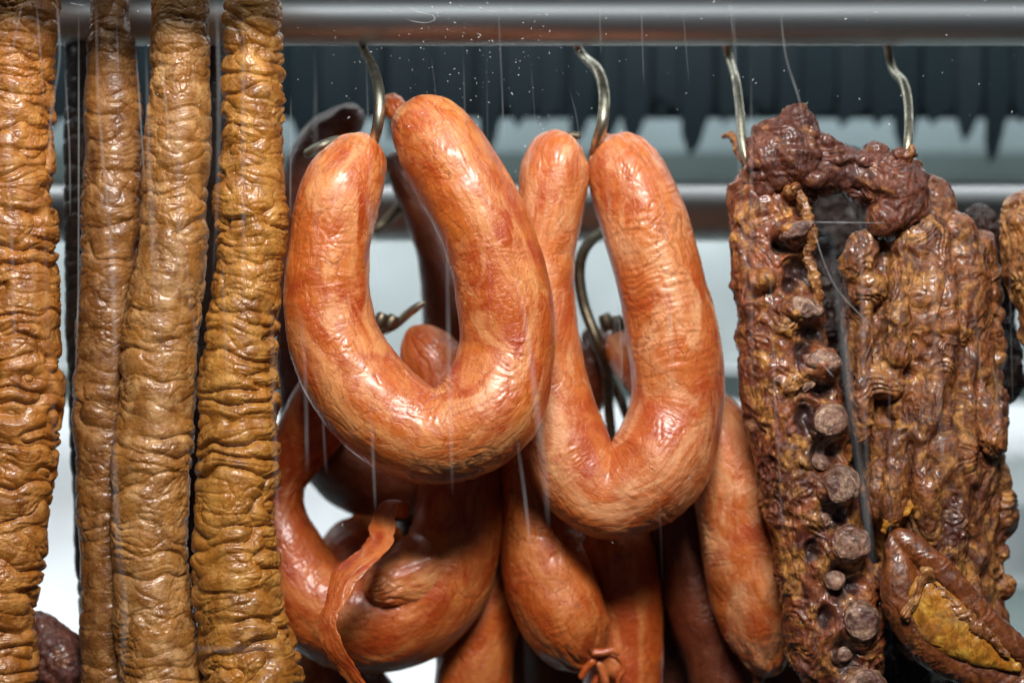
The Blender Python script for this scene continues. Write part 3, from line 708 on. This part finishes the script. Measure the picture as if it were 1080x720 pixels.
if USE_GLASS:
    g = empty('pane_marks', (0, GY, -.20), 'dried runs, scratches, dust specks and one painted reflection on the clear pane in front of all the meat', 'glass marks')
    for rows, dn in [
        ([(1,20,2),(12,80,2.5),(10,180,3),(14,300,3),(17,420,3)], .22), ([(24,0,1.5),(14,50,2),(11,80,2)], .25), ([(38,0,1.5),(43,60,1.5),(47,120,1)], .22),
        ([(59,-10,2),(63,60,2),(54,120,2.5),(52,200,2)], .30), ([(68,70,1.5),(73,150,1.5),(74,230,1.5)], .35), ([(83,-10,1.3),(83,200,1.3),(82,330,1.3),(78,420,1.3)], .40),
        ([(101,-10,2),(104,110,2.5),(112,200,2.5),(119,290,3.5),(122,420,3)], .30), ([(123,20,1.2),(125,100,1.2),(122,180,1)], .2), ([(143,50,1.5),(148,120,1.5),(153,200,1.3)], .4),
        ([(170,60,1.8),(175,110,2),(180,170,1.5)], .3), ([(185,30,1.3),(181,160,2)], .2), ([(228,-10,3),(231,100,3.5),(229,220,3),(224,300,2)], .22), ([(307,100,1.3),(306,230,1.5)], .3),
        ([(118,430,3),(124,560,5),(131,640,5),(128,730,4)], .24), ([(318,330,2),(322,400,3),(324,500,3)], .22), ([(340,430,2),(344,500,2.2)], .2), ([(390,420,2),(393,470,2.5),(396,540,2.2)], .22),
        ([(385,200,3),(394,250,4),(402,290,3)], .20), ([(541,280,2.5),(556,350,4),(566,430,5),(574,500,5),(579,560,3)], .30), ([(545,460,2.5),(553,520,3),(560,580,2)], .26),
        ([(876,240,4),(886,330,6),(898,430,7),(912,530,6),(924,620,5)], .24), ([(855,235,1),(880,300,1.2),(925,350,1.2)], .5), ([(857,372,1),(880,398,1.6)], .5),
        ([(600,90,1),(610,140,1.2),(604,200,1)], .15), ([(525,0,1.2),(528,60,1.5),(532,160,1.2)], .2), ([(822,0,1.4),(829,60,2),(844,110,2),(850,160,1)], .26),
        ([(632,0,1),(634,60,1.2)], .2), ([(676,0,1.2),(679,90,1.2)], .18), ([(770,0,1.2),(773,40,1.2)], .2), ([(720,10,1),(727,90,1)], .12), ([(560,70,.9),(566,150,.9)], .12),
        ([(455,60,.8),(462,120,1)], .12), ([(1050,380,3),(1056,470,4)], .16), ([(648,300,1.5),(654,350,2),(656,410,2)], .25)]:
        streak(rows, dn, g)
    for i in range(26):
        x_ = random.uniform(0, 1080); y_ = random.uniform(-20, 300); l_ = random.uniform(150, 420); dx_ = random.uniform(0, 24); w_ = random.uniform(1.5, 5)
        streak([(x_, y_, w_ * .5), (x_ + dx_ * .4, y_ + l_ * .5, w_), (x_ + dx_, y_ + l_, w_ * .6)], random.uniform(.08, .22), g)
    # horizontal scratch, then a reflection band painted as a streak
    streak([(853,234,.8),(880,234.5,1.1),(936,235,.8)], .8, g)
    streak([(200,683,4),(240,684,5),(300,683,4)], .20, g)  # stands for a reflection in the pane, painted on
    # curled fibre
    streak([(430,4,.5),(440,12,.6),(456,16,.7),(458,21,.7),(450,24,.6),(438,23,.6),(427,20,.5)], .9, g)
    streak([(73,3,.6),(82,5,.9),(91,6,.6)], .8, g); streak([(238,28,.6),(245,31,.8),(258,33,.6)], .8, g)
    V = []; F = []; de = []
    def speck(px, py, a, b, t):
        i0 = len(V); c_ = P(px, py, GY); kk = S * (1 + GY)
        for q in range(7):
            an = q / 7 * 2 * math.pi; u = math.cos(an) * a * random.uniform(.7, 1.2); w = math.sin(an) * b * random.uniform(.7, 1.2)
            V.append((c_.x + (u * math.cos(t) - w * math.sin(t)) * kk, c_.y, c_.z + (u * math.sin(t) + w * math.cos(t)) * kk)); de.append(random.choice((.1, .4, .8)))
        V.append(tuple(c_)); de.append(random.choice((.3, .6, 1)))
        for q in range(7): F.append((i0 + 7, i0 + q, i0 + (q + 1) % 7))
    for i in range(330):
        if i < 170: px = random.gauss(510, 70); py = abs(random.gauss(70, 40))
        elif i < 270: px = random.uniform(300, 1080); py = random.uniform(0, 150)
        elif i < 295: px = random.uniform(40, 300); py = random.uniform(0, 160)
        else: px = random.uniform(0, 1080); py = random.uniform(100, 700)
        a = random.choice((.35, .45, .6, .8)); speck(px, py, a * random.choice((1, 1, 2.2)), a * .8, random.uniform(0, 3.1))
    me = mesh_np('dust', V, F); set_attr(me, 'dens', de); o = link('dust_specks', me, M['smear'], g); o['kind'] = 'stuff'

# ================================================================== LIGHT, WORLD, CAMERA
w = bpy.data.worlds.new('World'); scn.world = w; w.use_nodes = True
w.node_tree.nodes['Background'].inputs[0].default_value = (.75, .85, 1, 1); w.node_tree.nodes['Background'].inputs[1].default_value = .025
def area(name, loc, look, sx, sy, power, col=(1, 1, 1)):
    l = bpy.data.lights.new(name, 'AREA'); l.shape = 'RECTANGLE'; l.size = sx; l.size_y = sy; l.energy = power; l.color = col
    o = bpy.data.objects.new(name, l); COL.objects.link(o); o.location = loc
    o.rotation_euler = (Vector(look) - Vector(loc)).to_track_quat('-Z', 'Y').to_euler(); return o
area('key_lamp', (.07, -.73, .57), (.02, .0, -.02), .42, .16, 15.0, (1, .97, .93))
area('wall_fill', (0, .42, -.262), (0, .60, -.12), 1.3, .03, 2.0, (.93, .97, 1))  # added light that whitens the lower back wall, no fixture modelled
area('rail_fill', (0, -.045, .205), (0, .05, .135), 1.2, .02, .28, (.90, .97, 1))  # added light for the bright upper side of the top rail
area('rear_rail_fill', (0, .20, .27), (0, .165, .07), 1.2, .03, .9, (.90, .97, 1))  # added light that brightens the top of the rear rail
area('wall_top_fill', (0, .46, .30), (0, .60, -.05), 1.2, .06, 5.5, (.90, .97, 1))  # added light that lifts the upper back wall and rear rail

cam = bpy.data.cameras.new('Camera'); co = bpy.data.objects.new('Camera', cam); COL.objects.link(co)
co.location = (0, -D, 0); co.rotation_euler = (math.pi / 2, 0, 0)
cam.sensor_width = 36; cam.lens = 36 * D / .45; cam.clip_end = 20; cam.clip_start = .01
cam.dof.use_dof = True; cam.dof.focus_distance = D - .02; cam.dof.aperture_fstop = 4.2
scn.camera = co
scn.view_settings.view_transform = 'Standard'; scn.view_settings.look = 'None'; scn.view_settings.gamma = 1; scn.view_settings.exposure = 0
scn.cycles.max_bounces = 8; scn.cycles.transparent_max_bounces = 16
